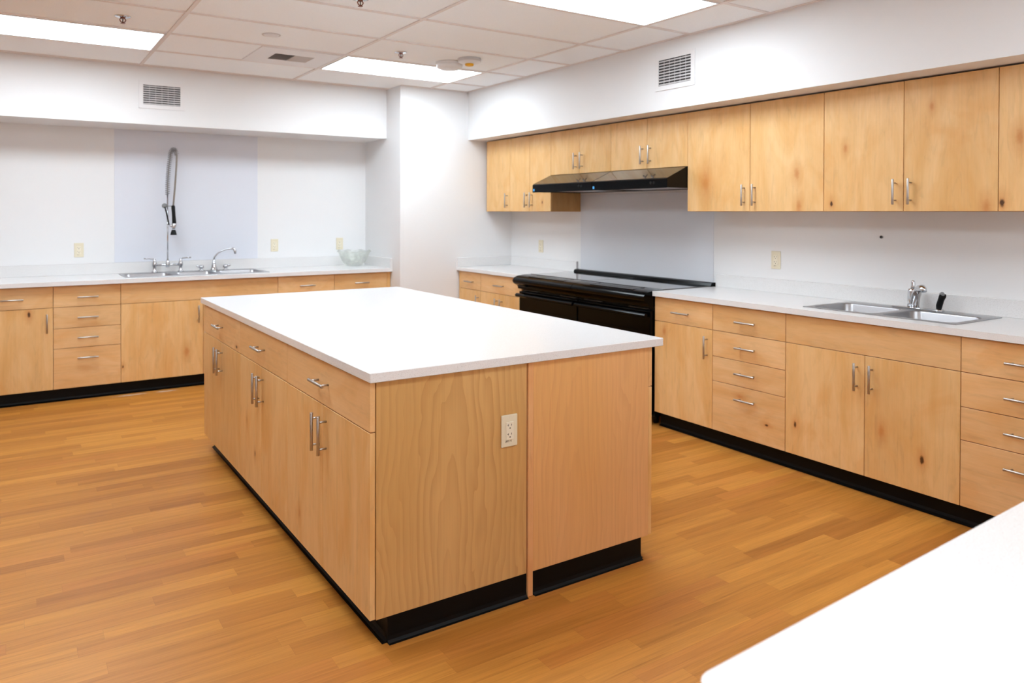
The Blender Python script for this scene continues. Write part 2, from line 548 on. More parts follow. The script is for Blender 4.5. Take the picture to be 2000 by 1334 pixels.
_mx = _p.n('ShaderNodeMixShader'); _mx.inputs[0].default_value = .05
_p.l(_tr.outputs[0], _mx.inputs[1]); _p.l(_gl.outputs[0], _mx.inputs[2])
_p.l(_mx.outputs[0], _p.t.nodes['Material Output'].inputs['Surface'])
M_PANE = _p.m
M_SPRAYHOSE = steel('ribbed steel hose', .4, (.30, .27, .24, 1), (60, 60, 60))
M_SPRING = steel('spring steel', .3, (.34, .34, .36, 1), (60, 60, 60))

# ------------------------------------------------------------------ key dimensions
RF = 3.672            # right base door plane (x)
RW = 4.293            # right wall (x)
BF = 6.493            # back base door plane (y)
BW = 7.094            # back wall (y)
CT0, CT1 = .882, .914 # worktop
ZC = 2.616            # ceiling
ZS = 2.145            # soffit underside
RSX, BSY = 3.779, 6.59
PX, PY = 3.05, 6.29   # corner pillar: left face x, front face y
UF = 3.959            # upper door plane (x)
UZ0, UZ1 = 1.451, 2.136
LX, RY = -3.4, -3.2   # left wall, rear wall

# ------------------------------------------------------------------ room shell
struct('floor', B().box(LX - .1, RY - .1, -.1, RW + .1, BW + .1, 0), M_FLOOR)
struct('ceiling', B().box(LX - .1, RY - .1, ZC, RW + .1, BW + .1, ZC + .1), M_TILE)
struct('wall_back', B().box(LX - .1, BW, 0, RW + .1, BW + .1, ZC), M_WALL)
struct('wall_right', B().box(RW, RY, 0, RW + .1, BW, ZC), M_WALL)
struct('wall_left', B().box(LX - .1, RY, 0, LX, BW, ZC), M_WALL)
# rear wall behind the camera with two unseen windows added to light the room
ADDED_WIN = [(-2.1, .55), (1.15, 3.8)]
WZ0, WZ1 = .95, 2.25
b = B()
b.box(LX - .1, RY - .1, 0, RW + .1, RY, WZ0).box(LX - .1, RY - .1, WZ1, RW + .1, RY, ZC)
for xa, xb in ((LX - .1, ADDED_WIN[0][0]), (ADDED_WIN[0][1], ADDED_WIN[1][0]), (ADDED_WIN[1][1], RW + .1)):
    b.box(xa, RY - .1, WZ0, xb, RY, WZ1)
struct('wall_rear', b, M_WALL)
for i, (xa, xb) in enumerate(ADDED_WIN):
    wf = B()
    m = .05
    wf.box(xa, RY - .08, WZ0, xb, RY - .02, WZ0 + m).box(xa, RY - .08, WZ1 - m, xb, RY - .02, WZ1)
    for xc in (xa + m / 2, (xa + xb) / 2, xb - m / 2):
        wf.box(xc - m / 2, RY - .08, WZ0 + m, xc + m / 2, RY - .02, WZ1 - m)
    wo = struct('added_window_%d' % (i + 1), wf, M_WHITE)
    pn = B()
    xc = (xa + xb) / 2
    for x0_, x1_ in ((xa + m, xc - m / 2), (xc + m / 2, xb - m)):
        pn.box(x0_, RY - .053, WZ0 + m, x1_, RY - .047, WZ1 - m)
    part('pane', pn, M_PANE, wo)
    ld = bpy.data.lights.new('added_window_portal', 'AREA')
    ld.shape = 'RECTANGLE'; ld.size = xb - xa; ld.size_y = WZ1 - WZ0
    ld.cycles.is_portal = True
    lo = bpy.data.objects.new('added_window_portal', ld); COL.objects.link(lo)
    lo.location = ((xa + xb) / 2, RY - .12, (WZ0 + WZ1) / 2); lo.rotation_euler = (-PI / 2, 0, 0)
struct('wall_corner', B().box(PX, PY, 0, RW, BW, ZC), M_WALL)
struct('trim_1', B().box(LX, BSY, ZS, PX, BW, ZC), M_WALL)
struct('trim_2', B().box(RSX, RY, ZS, RW, PY, ZC), M_WALL)
# ceiling T-bars
g = B()
GX = [.889 + 1.235 * k for k in range(-3, 3)]
GY = [5.304 + .6175 * k for k in range(-14, 3)]
for x in GX:
    y1 = PY if x > PX else BSY
    g.box(x - .012, RY, ZC - .007, x + .012, y1, ZC, .001, 1)
for y in GY:
    x1 = RSX
    if RY < y < BSY: g.box(LX, y - .012, ZC - .0065, (x1 if y < PY else PX), y + .012, ZC, .001, 1)
g.box(RSX - .022, RY, ZC - .006, RSX, PY, ZC)
g.box(LX, BSY - .022, ZC - .006, PX, BSY, ZC)
g.box(PX, PY - .022, ZC - .006, RSX, PY, ZC)
struct('trim_3', g, M_GRID)

# ------------------------------------------------------------------ ceiling lights
def ceiling_light(x0, y0, label, lm=None):
    x1, y1 = x0 + 1.205, y0 + .588
    t = thing('ceiling_light', label, 'ceiling light', ((x0 + x1) / 2, (y0 + y1) / 2, ZC), 0, 'recessed fluorescent troffers')
    a, b = (x1 - x0) / 2, (y1 - y0) / 2
    f = B().slab([-a, -a + .012, a - .012, a], [-b, -b + .012, b - .012, b], -.009, -.0005, lambda i, j: not (i == 1 and j == 1))
    part('frame', f, M_WHITE, t)
    part('diffuser', B().box(-a + .012, -b + .012, -.0065, a - .012, b - .012, -.001), lm or M_LAMP, t)

XL = .889 - 1.235 + .015
XR = .889 + 1.235 + .015
ceiling_light(XL, 5.319, 'lit white ceiling light panel at far left, cut by the left picture edge')
ceiling_light(XR, 5.319, 'lit white ceiling light panel in front of the corner pillar')
ceiling_light(XR, 5.319 - 4 * .6175, 'lit white ceiling light panel cut by the top picture edge')
ceiling_light(XL, 5.319 - 4 * .6175, 'added unseen ceiling light panel above the aisle left of the island')  # unseen panel, added to help light the room
ceiling_light(XL, 5.319 - 8 * .6175, 'added unseen ceiling light panel overhead of the camera, left side')  # added overhead, out of view, for more room light
ceiling_light(XR, 5.319 - 8 * .6175, 'added unseen dimmer ceiling light panel above the near peninsula', M_LAMP_HALF)  # unseen panel, added and dimmed to spare the near worktop
ceiling_light(XR, 5.319 - 12 * .6175, 'added unseen ceiling light panel behind the camera')  # added out of view to brighten surfaces facing the camera

# ------------------------------------------------------------------ wall panels behind sink and ranges
o = B().box(.755, BW - .004, 1.008, 1.963, BW - .0002, ZS - .003, .001, 1).build('splash_panel', M_PANEL)
tag(o, 'smooth pale blue grey splash panel on the wall behind the triple sink', 'wall panel')
o = B().box(RW - .004, 3.695, .90, RW - .0002, 5.19, 1.60, .001, 1).build('splash_panel', M_PANEL_GREY)
tag(o, 'smooth pale grey splash panel on the wall between ranges and hoods', 'wall panel')

# ------------------------------------------------------------------ cabinets
KICK = .10
FRONTS = []
def bar_handle(c, L, vertical, out=.032):
    b = B()
    x, z = c
    y = -out
    h = L / 2
    if vertical:
        b.tube([(x, y, z - h), (x, y, z - h + .001), (x, y, z + h - .001), (x, y, z + h)], [.0054, .0061, .0061, .0054], 14)
        for s in (-1, 1):
            b.cyl((x, y, z + s * (h - .022)), (x, .001, z + s * (h - .022)), .004, 10)
    else:
        b.tube([(x - h, y, z), (x - h + .001, y, z), (x + h - .001, y, z), (x + h, y, z)], [.0054, .0061, .0061, .0054], 14)
        for s in (-1, 1):
            b.cyl((x + s * (h - .022), y, z), (x + s * (h - .022), .001, z), .004, 10)
    return b

def front(t, name, x0, z0, x1, z1, mat, handle=None, g=.0016, hl=.142):
    d = part(name, B().box(x0 + g, 0, z0 + g, x1 - g, .019, z1 - g, .0012, 1), mat, t)
    FRONTS.append((d, t, x0, z0, x1, z1))
    if handle:
        kind, hx, hz = handle
        part('handle', bar_handle((hx, hz), hl, kind == 'v'), M_NICKEL, d)
    return d

def carcass(t, w, D, z0, z1, top=False, mat=None):
    b = B()
    p = .016
    y0 = .0205
    b.box(.0006, y0, z0, p, D, z1)
    b.box(w - p, y0, z0, w - .0006, D, z1)
    b.box(p, D - p, z0, w - p, D, z1)
    b.box(p, y0, z0, w - p, D - p, z0 + p)
    b.box(p, y0, z1 - .05, w - p, y0 + .018, z1)
    b.box(p, y0 + .001, z0 + p, w - p, y0 + .004, z1 - .05)
    if top: b.box(p, y0 + .02, z1 - p, w - p, D - p, z1)
    part('carcass', b, mat or M_CARC, t)

def toe_kick(t, x0, x1, y=.062, z=KICK, name='toe_kick'):
    pr = [(y, z - .001), (y, .022), (y - .004, .010), (y - .013, .003), (y - .022, .0004), (y + .02, .0004), (y + .02, z - .001)]
    part(name, B().prism(pr, 'x', x0, x1), M_BLACKRUBBER, t)

ROWS4 = (.8785, .7165, .557, .4045, KICK)
def base_cabinet(loc, rot, wid, kind, label, group, doors=1, hinge='l', seam=None, depth=.615, kick=True, sticks=(0, 0)):
    t = thing('base_cabinet', label, 'cabinet', loc, rot, group)
    carcass(t, wid, depth, KICK, .8815)
    if kick: toe_kick(t, 0.0, wid)
    zr = ROWS4[1]
    l, r = sticks
    if l: part('filler_strip', B().box(.001, 0, KICK, l, .019, .8785, .001, 1), M_DOOR, t)
    if r: part('filler_strip', B().box(wid - r, 0, KICK, wid - .001, .019, .8785, .001, 1), M_DOOR, t)
    a, e = l, wid - r
    c = (a + e) / 2
    if kind == 'drawers':
        for zt, zb in zip(ROWS4, ROWS4[1:]):
            hz = {ROWS4[0]: .79, ROWS4[1]: .636, ROWS4[2]: .482, ROWS4[3]: .328}[zt]
            front(t, 'drawer', a, zb, e, zt, M_DRAW, ('h', c, hz))
    else:
        if kind == 'sink':
            front(t, 'false_front', a, zr, e, ROWS4[0], M_DRAW)
        elif kind == 'blank':
            front(t, 'blank_panel', a, KICK, e, ROWS4[0], M_DOOR)
            return t
        else:
            front(t, 'drawer', a, zr, e, ROWS4[0], M_DRAW, ('h', c, .79))
        hz = .603
        if doors == 1:
            hx = e - .042 if hinge == 'l' else a + .042
            front(t, 'door', a, KICK, e, zr, M_DOOR, ('v', hx, hz))
        else:
            s = seam if seam is not None else c
            front(t, 'door', a, KICK, s, zr, M_DOOR, ('v', s - .04, hz))
            front(t, 'door', s, KICK, e, zr, M_DOOR, ('v', s + .04, hz))
    return t

R90 = -PI / 2
GR = 'base cabinets along the right wall'
def rbase(y0, y1, *a, **k):
    return base_cabinet((RF, y0, 0), R90, y0 - y1, *a, group=GR, **k)
rbase(6.272, 5.878, 'dd', 'narrow maple base cabinet in the corner beside the pillar, left of the ranges', sticks=(.03, 0))
rbase(5.878, 5.222, 'dd', 'two door maple base cabinet touching the left side of the ranges', doors=2, seam=.318)
rbase(3.661, 3.167, 'dd', 'maple base cabinet with one drawer over one door, touching the right side of the ranges')
rbase(3.167, 2.648, 'drawers', 'maple four drawer base cabinet left of the double sink cabinet')
rbase(2.648, 1.728, 'sink', 'wide maple base cabinet under the double sink, blank front over two doors', doors=2, seam=.463)
rbase(1.728, 1.205, 'drawers', 'maple four drawer base cabinet right of the double sink cabinet, cut by the picture edge')
rbase(1.205, .75, 'blank', 'plain fronted maple corner cabinet where right run meets the peninsula')

GB = 'base cabinets along the back wall'
def bbase(x0, x1, *a, **k):
    return base_cabinet((x0, BF, 0), 0, x1 - x0, *a, group=GB, depth=.595, **k)
bbase(-.85, -.248, 'dd', 'maple base cabinet beyond the left picture edge on the back run', doors=2)
bbase(-.248, .276, 'dd', 'maple base cabinet cut by the left picture edge, dark knot at top of its door')
bbase(.276, .734, 'drawers', 'narrow maple four drawer base cabinet left of the triple sink cabinet')
bbase(.734, 1.973, 'sink', 'wide maple base cabinet under the triple sink, partly hidden by the island', doors=2, seam=.617)
bbase(1.973, 2.488, 'dd', 'maple base cabinet just right of the triple sink, only its drawer showing over the island')
bbase(2.488, 3.046, 'dd', 'maple base cabinet below the glass bowl, only its drawer showing over the island', sticks=(0, .035))

# upper cabinets
GU = 'wall cabinets along the right wall'
def upper(y0, y1, z0, label, doors=2, seam=None, hinge='l', side=None):
    W = y0 - y1
    t = thing('wall_cabinet', label, 'wall cabinet', (UF, y0, z0), R90, GU)
    H = UZ1 - z0
    carcass(t, W, RW - UF - .001, 0, H, top=True)
    hz = .104
    if doors == 1:
        front(t, 'door', 0, 0, W, H, M_DOOR, ('v', W - .04, hz), hl=.135)
    else:
        s = seam if seam else W / 2
        front(t, 'door', 0, 0, s, H, M_DOOR, ('v', s - .04, hz), hl=.135)
        front(t, 'door', s, 0, W, H, M_DOOR, ('v', s + .04, hz), hl=.135)
    return t
upper(6.229, 5.827, UZ0, 'narrow single door maple wall cabinet nearest the corner pillar', doors=1)
upper(5.827, 5.196, UZ0, 'two door maple wall cabinet left of the range hoods', seam=.317)
upper(5.196, 4.427, 1.764, 'short two door maple wall cabinet over the left range hood')
upper(4.427, 3.641, 1.764, 'short two door maple wall cabinet over the right range hood')
upper(3.641, 2.611, UZ0, 'tall two door maple wall cabinet just right of the range hoods', seam=.519)
upper(2.611, 1.705, UZ0, 'two door maple wall cabinet above the double sink', seam=.458)
upper(1.705, .80, UZ0, 'maple wall cabinet cut by the right picture edge, dark knot at lower left')
part('filler_strip', B().box(.012, .03, 0, .058, .05, UZ1 - UZ0), M_CARC, thing('cabinet_filler', 'thin maple filler strip between pillar and first wall cabinet', 'filler strip', (UF, PY, UZ0), R90))

# ------------------------------------------------------------------ worktops
def worktop(loc, label, top, splashes):
    t = thing('worktop', label, 'worktop', loc)
    part('countertop', top, M_QUARTZ, t)
    for s in splashes:
        part('backsplash', B().box(*s, .0015, 1), M_QUARTZ, t)
    return t

CF = 3.650
# right run, with the double sink cut-out
S2 = (3.785, 1.815, 4.205, 2.585)
yy = [.76, S2[1], S2[3], 3.662]; xx = [CF, S2[0], S2[2], RW - .0005]
tp = B().slab(xx, yy, CT0, CT1, lambda i, j: not (i == 1 and j == 1))
worktop((0, 0, 0), 'white quartz worktop along the right wall holding the double sink', tp, [(RW - .02, .76, CT1, RW - .0005, 3.662, 1.004)])
# right run, left piece by the pillar
tp = B().box(CF, 5.218, CT0, RW - .0005, PY - .0005, CT1, .002, 1)
wt = worktop((0, 0, 0), 'short white quartz worktop in the corner between pillar and ranges', tp,
        [(RW - .02, 5.232, CT1, RW - .0005, PY - .021, 1.004), (CF, PY - .02, CT1, RW - .0005, PY - .0005, 1.004)])
part('edge_trim', B().box(RW - .021, 5.227, .915, RW - .0005, 5.232, 1.006, .0008, 1), M_VANE, wt, 'grey metal end trim')
# back run with the triple sink cut-out
S3 = (.80, 6.60, 1.90, 7.03)
xx = [-.9, S3[0], S3[2], PX - .0005]; yy = [BF - .036, S3[1], S3[3], BW - .0005]
tp = B().slab(xx, yy, CT0, CT1, lambda i, j: not (i == 1 and j == 1))
worktop((0, 0, 0), 'long white quartz worktop along the back wall holding the triple sink', tp,
        [(-.9, BW - .02, CT1, PX - .021, BW - .0005, 1.006), (PX - .02, BF - .03, CT1, PX - .0005, BW - .0005, 1.006)])

# ------------------------------------------------------------------ island
IX0, IX1, IY0, IY1 = .989, 2.319, 2.2606, 4.828
tp = B().box(IX0, IY0, CT0 - .001, IX1, IY1, CT1, .002, 1)
o = tp.build('worktop', M_QUARTZ)
tag(o, 'big white quartz worktop on the kitchen island', 'worktop')

FX, EY, IEND = .998, 2.281, 4.775       # left door plane, near end plane, far end of the bodies
MIDX = 1.632
SEAMS = [EY, 3.155, 3.93, IEND]
IK = .088
ROW_I = .712
def island_unit(side, y0, y1, label, group, first=False, seam=None):
    if side == 'l':
        t = thing('island_cabinet', label, 'island cabinet', (FX, y1, 0), R90, group)
    else:
        t = thing('island_cabinet', label, 'island cabinet', (2.276, y0, 0), PI / 2, group)
    W = y1 - y0
    D = (MIDX - FX) - .003 if side == 'l' else 2.276 - 1.656 - .003
    carcass(t, W - (.02 if (first and side == 'l') else 0), D, IK, .8805) if not (first and side == 'r') else None
    a, e = 0, W
    if first and side == 'l':
        # finished end panel, local x = W is the near end
        part('end_panel', B().box(W - .0185, .0215, IK, W, D, .8805, .0008, 1), M_BIRCH, t, 'tan birch panel with cathedral grain')
        e = W - .001
    if first and side == 'r':
        b = B(); p = .016
        b.box(W - p, .0205, IK, W - .0006, D, .8805); b.box(.02, D - p, IK, W - p, D, .8805); b.box(.02, .0205, IK, W - p, D - p, IK + p)
        b.box(.02, .0205, .83, W - p, .0385, .8805); b.box(.02, .0215, IK + p, W - p, .0245, .83)
        part('carcass', b, M_CARC, t)
        part('end_panel', B().box(0, .0215, IK, .0185, D, .8805, .0008, 1), M_CHERRY, t, 'pinkish maple panel')
        a = .001
    front(t, 'drawer', a, ROW_I, e, .8785, M_DRAW, ('h', W / 2, .797), hl=.15)
    s = seam if seam is not None else W / 2
    front(t, 'door', a, IK, s, ROW_I, M_DOOR, ('v', s - .036, .605), hl=.145)
    front(t, 'door', s, IK, e, ROW_I, M_DOOR, ('v', s + .036, .605), hl=.145)
    # toe kick, wrapping round the near end
    z = IK
    ky = .066
    if first:
        pr = [(ky, z - .0005), (ky, .022), (ky - .004, .010), (ky - .013, .003), (ky - .022, .0004), (ky + .02, .0004), (ky + .02, z - .0005)]
        b = B()
        if side == 'l':
            b.prism(pr, 'x', 0, W - .002)
            q = W
            pe = [(q, z - .0005), (q, .022), (q + .003, .010), (q + .010, .003), (q + .018, .0004), (q - .02, .0004), (q - .02, z - .0005)]
            b.prism([(u, v) for u, v in pe], 'y', ky - .004, D)
        else:
            b.prism(pr, 'x', .002, W)
            pe = [(0, z - .0005), (0, .022), (-.003, .010), (-.010, .003), (-.018, .0004), (.02, .0004), (.02, z - .0005)]
            b.prism(pe, 'y', ky - .004, D)
        part('toe_kick', b, M_BLACKRUBBER, t)
    else:
        toe_kick(t, 0, W, ky, z)
    return t

GI = 'cabinets of the island, left side'
island_unit('l', SEAMS[0], SEAMS[1], 'nearest island cabinet on the left side, tan end panel with the outlet', GI, True, seam=.432)
island_unit('l', SEAMS[1], SEAMS[2], 'middle maple cabinet on the left side of the island', GI, seam=.382)
island_unit('l', SEAMS[2], SEAMS[3], 'farthest maple cabinet on the left side of the island', GI, seam=.43)
GJ = 'cabinets of the island, right side'
island_unit('r', SEAMS[0], SEAMS[1], 'nearest island cabinet on the right side, pinkish end panel', GJ, True)
island_unit('r', SEAMS[1], SEAMS[2], 'middle island cabinet on the side facing the ranges', GJ)
island_unit('r', SEAMS[2], SEAMS[3], 'farthest island cabinet on the side facing the ranges', GJ)
o = B().box(MIDX, EY - .007, .0005, 1.655, IEND, .8800, .0015, 1).build('divider_panel', M_STRIP)
tag(o, 'thin upright maple divider reaching the floor between the two island end panels', 'divider panel')

# ------------------------------------------------------------------ outlets
def outlet(loc, rot, label, scrawl=None, s=1.0, mat=None):
    t = thing('power_outlet', label, 'outlet', loc, rot, 'almond wall outlets')
    W, H = .0355 * s, .059 * s
    part('cover_plate', B().box(-W, -.006, -H, W, -.0002, H, .003, 2), mat or M_ALMOND, t)
    r = part('receptacle', B().box(-.0165 * s, -.0085, -.033 * s, .0165 * s, -.004, .033 * s, .001, 1), M_IVORY, t)
    b = B()
    for c in (.0165, -.0165):
        b.box((-.0085) * s, -.0088, (c + .001) * s, (-.0065) * s, -.0080, (c + .009) * s)
        b.box((-.0110) * s, -.0088, (c + .0042) * s, (-.0065) * s, -.0080, (c + .0058) * s)
        b.box((.0062) * s, -.0088, (c + .002) * s, (.0080) * s, -.0080, (c + .009) * s)
        b.cyl((0, -.0088, (c - .006) * s), (0, -.0080, (c - .006) * s), .0026 * s, 10)
    part('socket_slots', b, M_SLOT, r)
    b = B()
    for z in (.047, -.047):
        b.cyl((0, -.0066, z * s), (0, -.0058, z * s), .0028 * s, 10)
    part('screw', b, M_ALMOND, t)
    if scrawl:
        b = B()
        for st in scrawl:
            b.tube([(x * s, -.0064, z * s) for x, z in st], .00055 * s, 5)
        part('marker_writing', b, M_INK, t)
    return t

def digits(txt, x, z, h):
    G = {'2': [[(0, .8), (.25, 1), (.5, .8), (.45, .55), (0, 0), (.55, 0)]], 'P': [[(0, 0), (.05, 1), (.45, .9), (.45, .6), (.05, .5)]],
         'C': [[(.5, .9), (.2, 1), (0, .6), (.05, .15), (.3, 0), (.55, .15)]], '1': [[(.2, 0), (.25, 1)]],
         '-': [[(.05, .5), (.45, .5)]], '4': [[(.35, 0), (.4, 1), (0, .4), (.55, .4)]], '0': [[(.25, 1), (0, .5), (.25, 0), (.5, .5), (.25, 1)]]}
    out = []
    for ch in txt:
        for st in G[ch]:
            out.append([(x + u * h * .8, z + v * h) for u, v in st])
        x += h * .62
    return out
sc = digits('2PP1-4', -.019, -.0415, .0075)
outlet((1.548, EY, .638), 0, 'almond duplex outlet with black handwriting on the tan end panel of the island', sc)
sc2 = digits('2P-1', -.012, -.042, .006)
outlet((.488, BW, 1.120), 0, 'almond outlet on the back wall left of the splash panel', sc2)
outlet((2.122, BW, 1.126), 0, 'almond outlet on the back wall just right of the splash panel', sc2)
outlet((2.772, BW, 1.128), 0, 'almond outlet on the back wall behind the glass bowl', sc2)
outlet((RW, 5.782, 1.120), R90, 'almond outlet on the right wall between pillar and range splash panel', sc2)
outlet((RW, 3.171, 1.130), R90, 'almond outlet on the right wall between ranges and double sink', sc2)

# ------------------------------------------------------------------ electric ranges
def smooth_profile(p, n):
    out = []
    for i in range(len(p) - 1):
        a, b, c, d = p[max(i - 1, 0)], p[i], p[i + 1], p[min(i + 2, len(p) - 1)]
        for k in range(n):
            t = k / n
            out.append(tuple(.5 * (2 * b[j] + (c[j] - a[j]) * t + (2 * a[j] - 5 * b[j] + 4 * c[j] - d[j]) * t * t + (3 * b[j] - a[j] - 3 * c[j] + d[j]) * t ** 3) for j in (0, 1)))
    return out + [p[-1]]

def kitchen_range(y0, y1, label):
    W = y0 - y1
    t = thing('kitchen_range', label, 'range', (3.66, y0, 0), R90, 'pair of black electric ranges')
    D = RW - 3.66 - .006
    g = .0015
    b = B()
    b.box(g, .02, .06, W - g, D, .905, .003, 1)
    for lx in (.05, W - .05):
        for ly in (.08, D - .06):
            b.cyl((lx, ly, .0005), (lx, ly, .062), .018, 12)
    part('body', b, M_BLACKSATIN, t)
    # bull-nosed control console across the front
    pr = [(.10, .917), (.03, .9165), (-.03, .910), (-.065, .899), (-.082, .886), (-.088, .872), (-.083, .856), (-.070, .843), (-.052, .834), (-.040, .826), (-.034, .812), (-.030, .800), (.0, .798), (.10, .86)]
    pr = pr[:1] + smooth_profile(pr[1:13], 5) + pr[13:]
    part('console', B().prism(pr, 'x', g, W - g), M_BLACKGLOSS, t)
    f = B().slab([.16, .172, W - .172, W - .16], [-.036, -.026, .068, .078], 0, .004, lambda i, j: not (i == 1 and j == 1))
    for v in f.bm.verts:
        v.co.z += .9155 - max(0, (.03 - v.co.y)) * .11
    part('panel_bezel', f, M_BLACKGLOSS, t)
    c = B().box(.172, -.026, 0, W - .172, .068, .001)
    for v in c.bm.verts:
        v.co.z += .9168 - max(0, (.03 - v.co.y)) * .11
    part('control_panel', c, M_CTRL, t)
    part('cooktop', B().box(.004, .098, .905, W - .004, D - .055, .9195, .002, 2), M_GLASSTOP, t)
    part('rear_trim', B().prism([(D - .062, .912), (D - .05, .937), (D - .03, .943), (D - .004, .941), (D - .001, .91)], 'x', g, W - g), M_BLACKGLOSS, t)
    for vx in (.05, W - .24):
        part('vent_slot', B().box(vx, -.003, .786, vx + .19, .03, .7885), M_CTRL, t)
    d = part('oven_door', B().box(.004, -.022, .235, W - .004, .018, .778, .006, 2), M_BLACKGLOSS, t)
    part('window', B().box(.12, -.0235, .34, W - .12, -.021, .64, .001, 1), M_BLACKGLOSS, d)
    hp = [(-.070, .752), (-.060, .762), (-.046, .764), (-.042, .752), (-.046, .738), (-.060, .734), (-.070, .742)]
    hb = B().prism(hp, 'x', .012, W - .012)
    for lx in (.018, W - .05):
        hb.box(lx, -.05, .738, lx + .032, -.02, .760, .003, 1)
    part('handle', hb, M_BLACKGLOSS, d)
    part('storage_drawer', B().box(.004, -.018, .075, W - .004, .018, .228, .005, 2), M_BLACKGLOSS, t)
    return t
kitchen_range(5.214, 4.439, 'black electric range on the left of the pair, beside the corner worktop')
kitchen_range(4.437, 3.665, 'black electric range on the right of the pair, beside the double sink run')

# ------------------------------------------------------------------ range hoods
def hood(y0, y1, label):
    W = y0 - y1
    t = thing('range_hood', label, 'range hood', (3.766, y0, 1.612), R90, 'pair of black range hoods')
    D = RW - 3.766 - .002
    g = .001
    # shell: open box with a sloping top
    pr = [(0, .004), (0, .064), (.006, .070), (.190, .1505), (D, .1505), (D, .004), (D - .003, .004), (D - .003, .147), (.192, .147), (.010, .066), (.004, .060), (.004, .004)]
    b = B().prism(pr, 'x', g, W - g)
    part('shell', b, M_HOOD, t)
    for x in (g - .0006, W - g - .0016):
        part('side_panel', B().prism([(0, .003), (0, .0645), (.006, .0705), (.190, .151), (D, .151), (D, .003)], 'x', x, x + .0022), M_BLACKSATIN, t)
    part('front_strip', B().box(g, -.003, .0, W - g, .0, .062, .001, 1), M_BLACKGLOSS, t)
    part('bottom_pan', B().slab([.004, .10, W - .10, W - .004], [.004, .10, D - .06, D - .004], .006, .010, lambda i, j: not (i == 1 and j == 1)), M_BLACKSATIN, t)
    part('grease_filter', B().box(.10, .10, .008, W - .10, D - .06, .016), M_FILTER, t)
    part('light_lens', B().box(W / 2 - .12, .03, .003, W / 2 + .12, .085, .0065, .001, 1), M_VANE, t)
    for i in range(2):
        part('push_button', B().cyl((W - .155 + i * .032, -.0045, .038), (W - .155 + i * .032, -.002, .038), .011, 20), M_BLACKPLASTIC, t)
    part('sticker', B().box(.010, -.0038, .010, .030, -.0029, .030), M_BLUE, t, 'bright blue square sticker')
    return t
hood(5.196, 4.425, 'black sloping range hood over the left range, with blue sticker')
hood(4.423, 3.6435, 'black sloping range hood over the right range, reflecting the ceiling light')

# ------------------------------------------------------------------ sinks
def sink(name, label, x0, y0, x1, y1, bowls, zt, depth, drains):
    t = thing(name, label, 'sink', ((x0 + x1) / 2, (y0 + y1) / 2, CT1))
    ox, oy = (x0 + x1) / 2, (y0 + y1) / 2
    b = B()
    for (cell, bw) in bowls:
        if bw is None:
            c = [cell[0] - ox, cell[1] - oy, cell[2] - ox, cell[3] - oy]
            b.bm.faces.new([b.bm.verts.new((u, v, zt)) for u, v in ((c[0], c[1]), (c[2], c[1]), (c[2], c[3]), (c[0], c[3]))])
        else:
            b.bowl(bw[0] - ox, bw[1] - oy, bw[2] - ox, bw[3] - oy, (cell[0] - ox, cell[1] - oy, cell[2] - ox, cell[3] - oy), zt, depth)
    # turned-down outer edge
    e = [(x0 - ox, y0 - oy), (x1 - ox, y0 - oy), (x1 - ox, y1 - oy), (x0 - ox, y1 - oy)]
    for i in range(4):
        p, q = e[i], e[(i + 1) % 4]
        b.bm.faces.new([b.bm.verts.new((p[0], p[1], zt)), b.bm.verts.new((q[0], q[1], zt)), b.bm.verts.new((q[0], q[1], .0003)), b.bm.verts.new((p[0], p[1], .0003))])
    bmesh.ops.remove_doubles(b.bm, verts=b.bm.verts, dist=.0001)
    part('basin', b, M_STEEL, t)
    for (dx, dy) in drains:
        part('drain', B().lathe([(0, .002), (.03, .002), (.042, .006), (.045, .001), (.045, 0)], (dx - ox, dy - oy, zt - depth + .0005), 24), M_CHROME, t)
    return t

x0, y0, x1, y1 = .775, 6.575, 1.925, 7.055
dk = 6.945
xm = [x0, x0 + .40, x0 + .75, x1]
bw = []
for i in range(3):
    cell = (xm[i], y0, xm[i + 1], dk)
    bw.append((cell, (max(cell[0] + .02, .805), y0 + .03, min(cell[2] - .02, 1.895), dk - .012)))
bw.append(((x0, dk, x1, y1), None))
sink('sink', 'long stainless steel triple bowl sink in the back worktop', x0, y0, x1, y1, bw, .0035, .19,
     [(.98, 6.78), (1.35, 6.78), (1.72, 6.78)])
x0, y0, x1, y1 = 3.765, 1.795, 4.225, 2.605
dk = 4.135
ym = [y0, 2.205, y1]
bw = []
for i in range(2):
    cell = (x0, ym[i], dk, ym[i + 1])
    bw.append((cell, (x0 + .028, max(cell[1] + .018, 1.825), dk - .01, min(cell[3] - .018, 2.575))))
bw.append(((dk, y0, x1, y1), None))
sink('sink', 'stainless steel double bowl sink in the right worktop', x0, y0, x1, y1, bw, .0035, .17, [(3.95, 2.0), (3.95, 2.4)])
ZD = CT1 + .0036

# ------------------------------------------------------------------ pre-rinse faucet
def arc(fn, n): return [fn(i / (n - 1)) for i in range(n)]
FXC, FYC = 1.161, 7.0
t = thing('pre_rinse_faucet', 'tall chrome pre-rinse spray faucet with coiled spring on the triple sink', 'faucet', (FXC, FYC, ZD))
for s in (-1, 1):
    X = s * .106
    b = B().lathe([(0, 0), (.026, 0), (.026, .006), (.014, .012), (.013, .045), (.019, .055), (.020, .075), (.016, .090), (.012, .098), (.012, .112), (0, .113)], (X, 0, 0), 20)
    b.tube([(X, 0, .105), (X, 0, .112), (X + s * .012, 0, .117), (X + s * .045, -.004, .120), (X + s * .085, -.006, .122)], [.007, .007, .0055, .005, .006], 10)
    part('valve', b, M_CHROME, t)
part('bridge', B().cyl((-.106, 0, .062), (.106, 0, .062), .0095, 14).lathe([(0, -.02), (.016, -.02), (.019, 0), (.016, .022), (.012, .045), (0, .046)], (0, 0, .062), 18), M_CHROME, t)
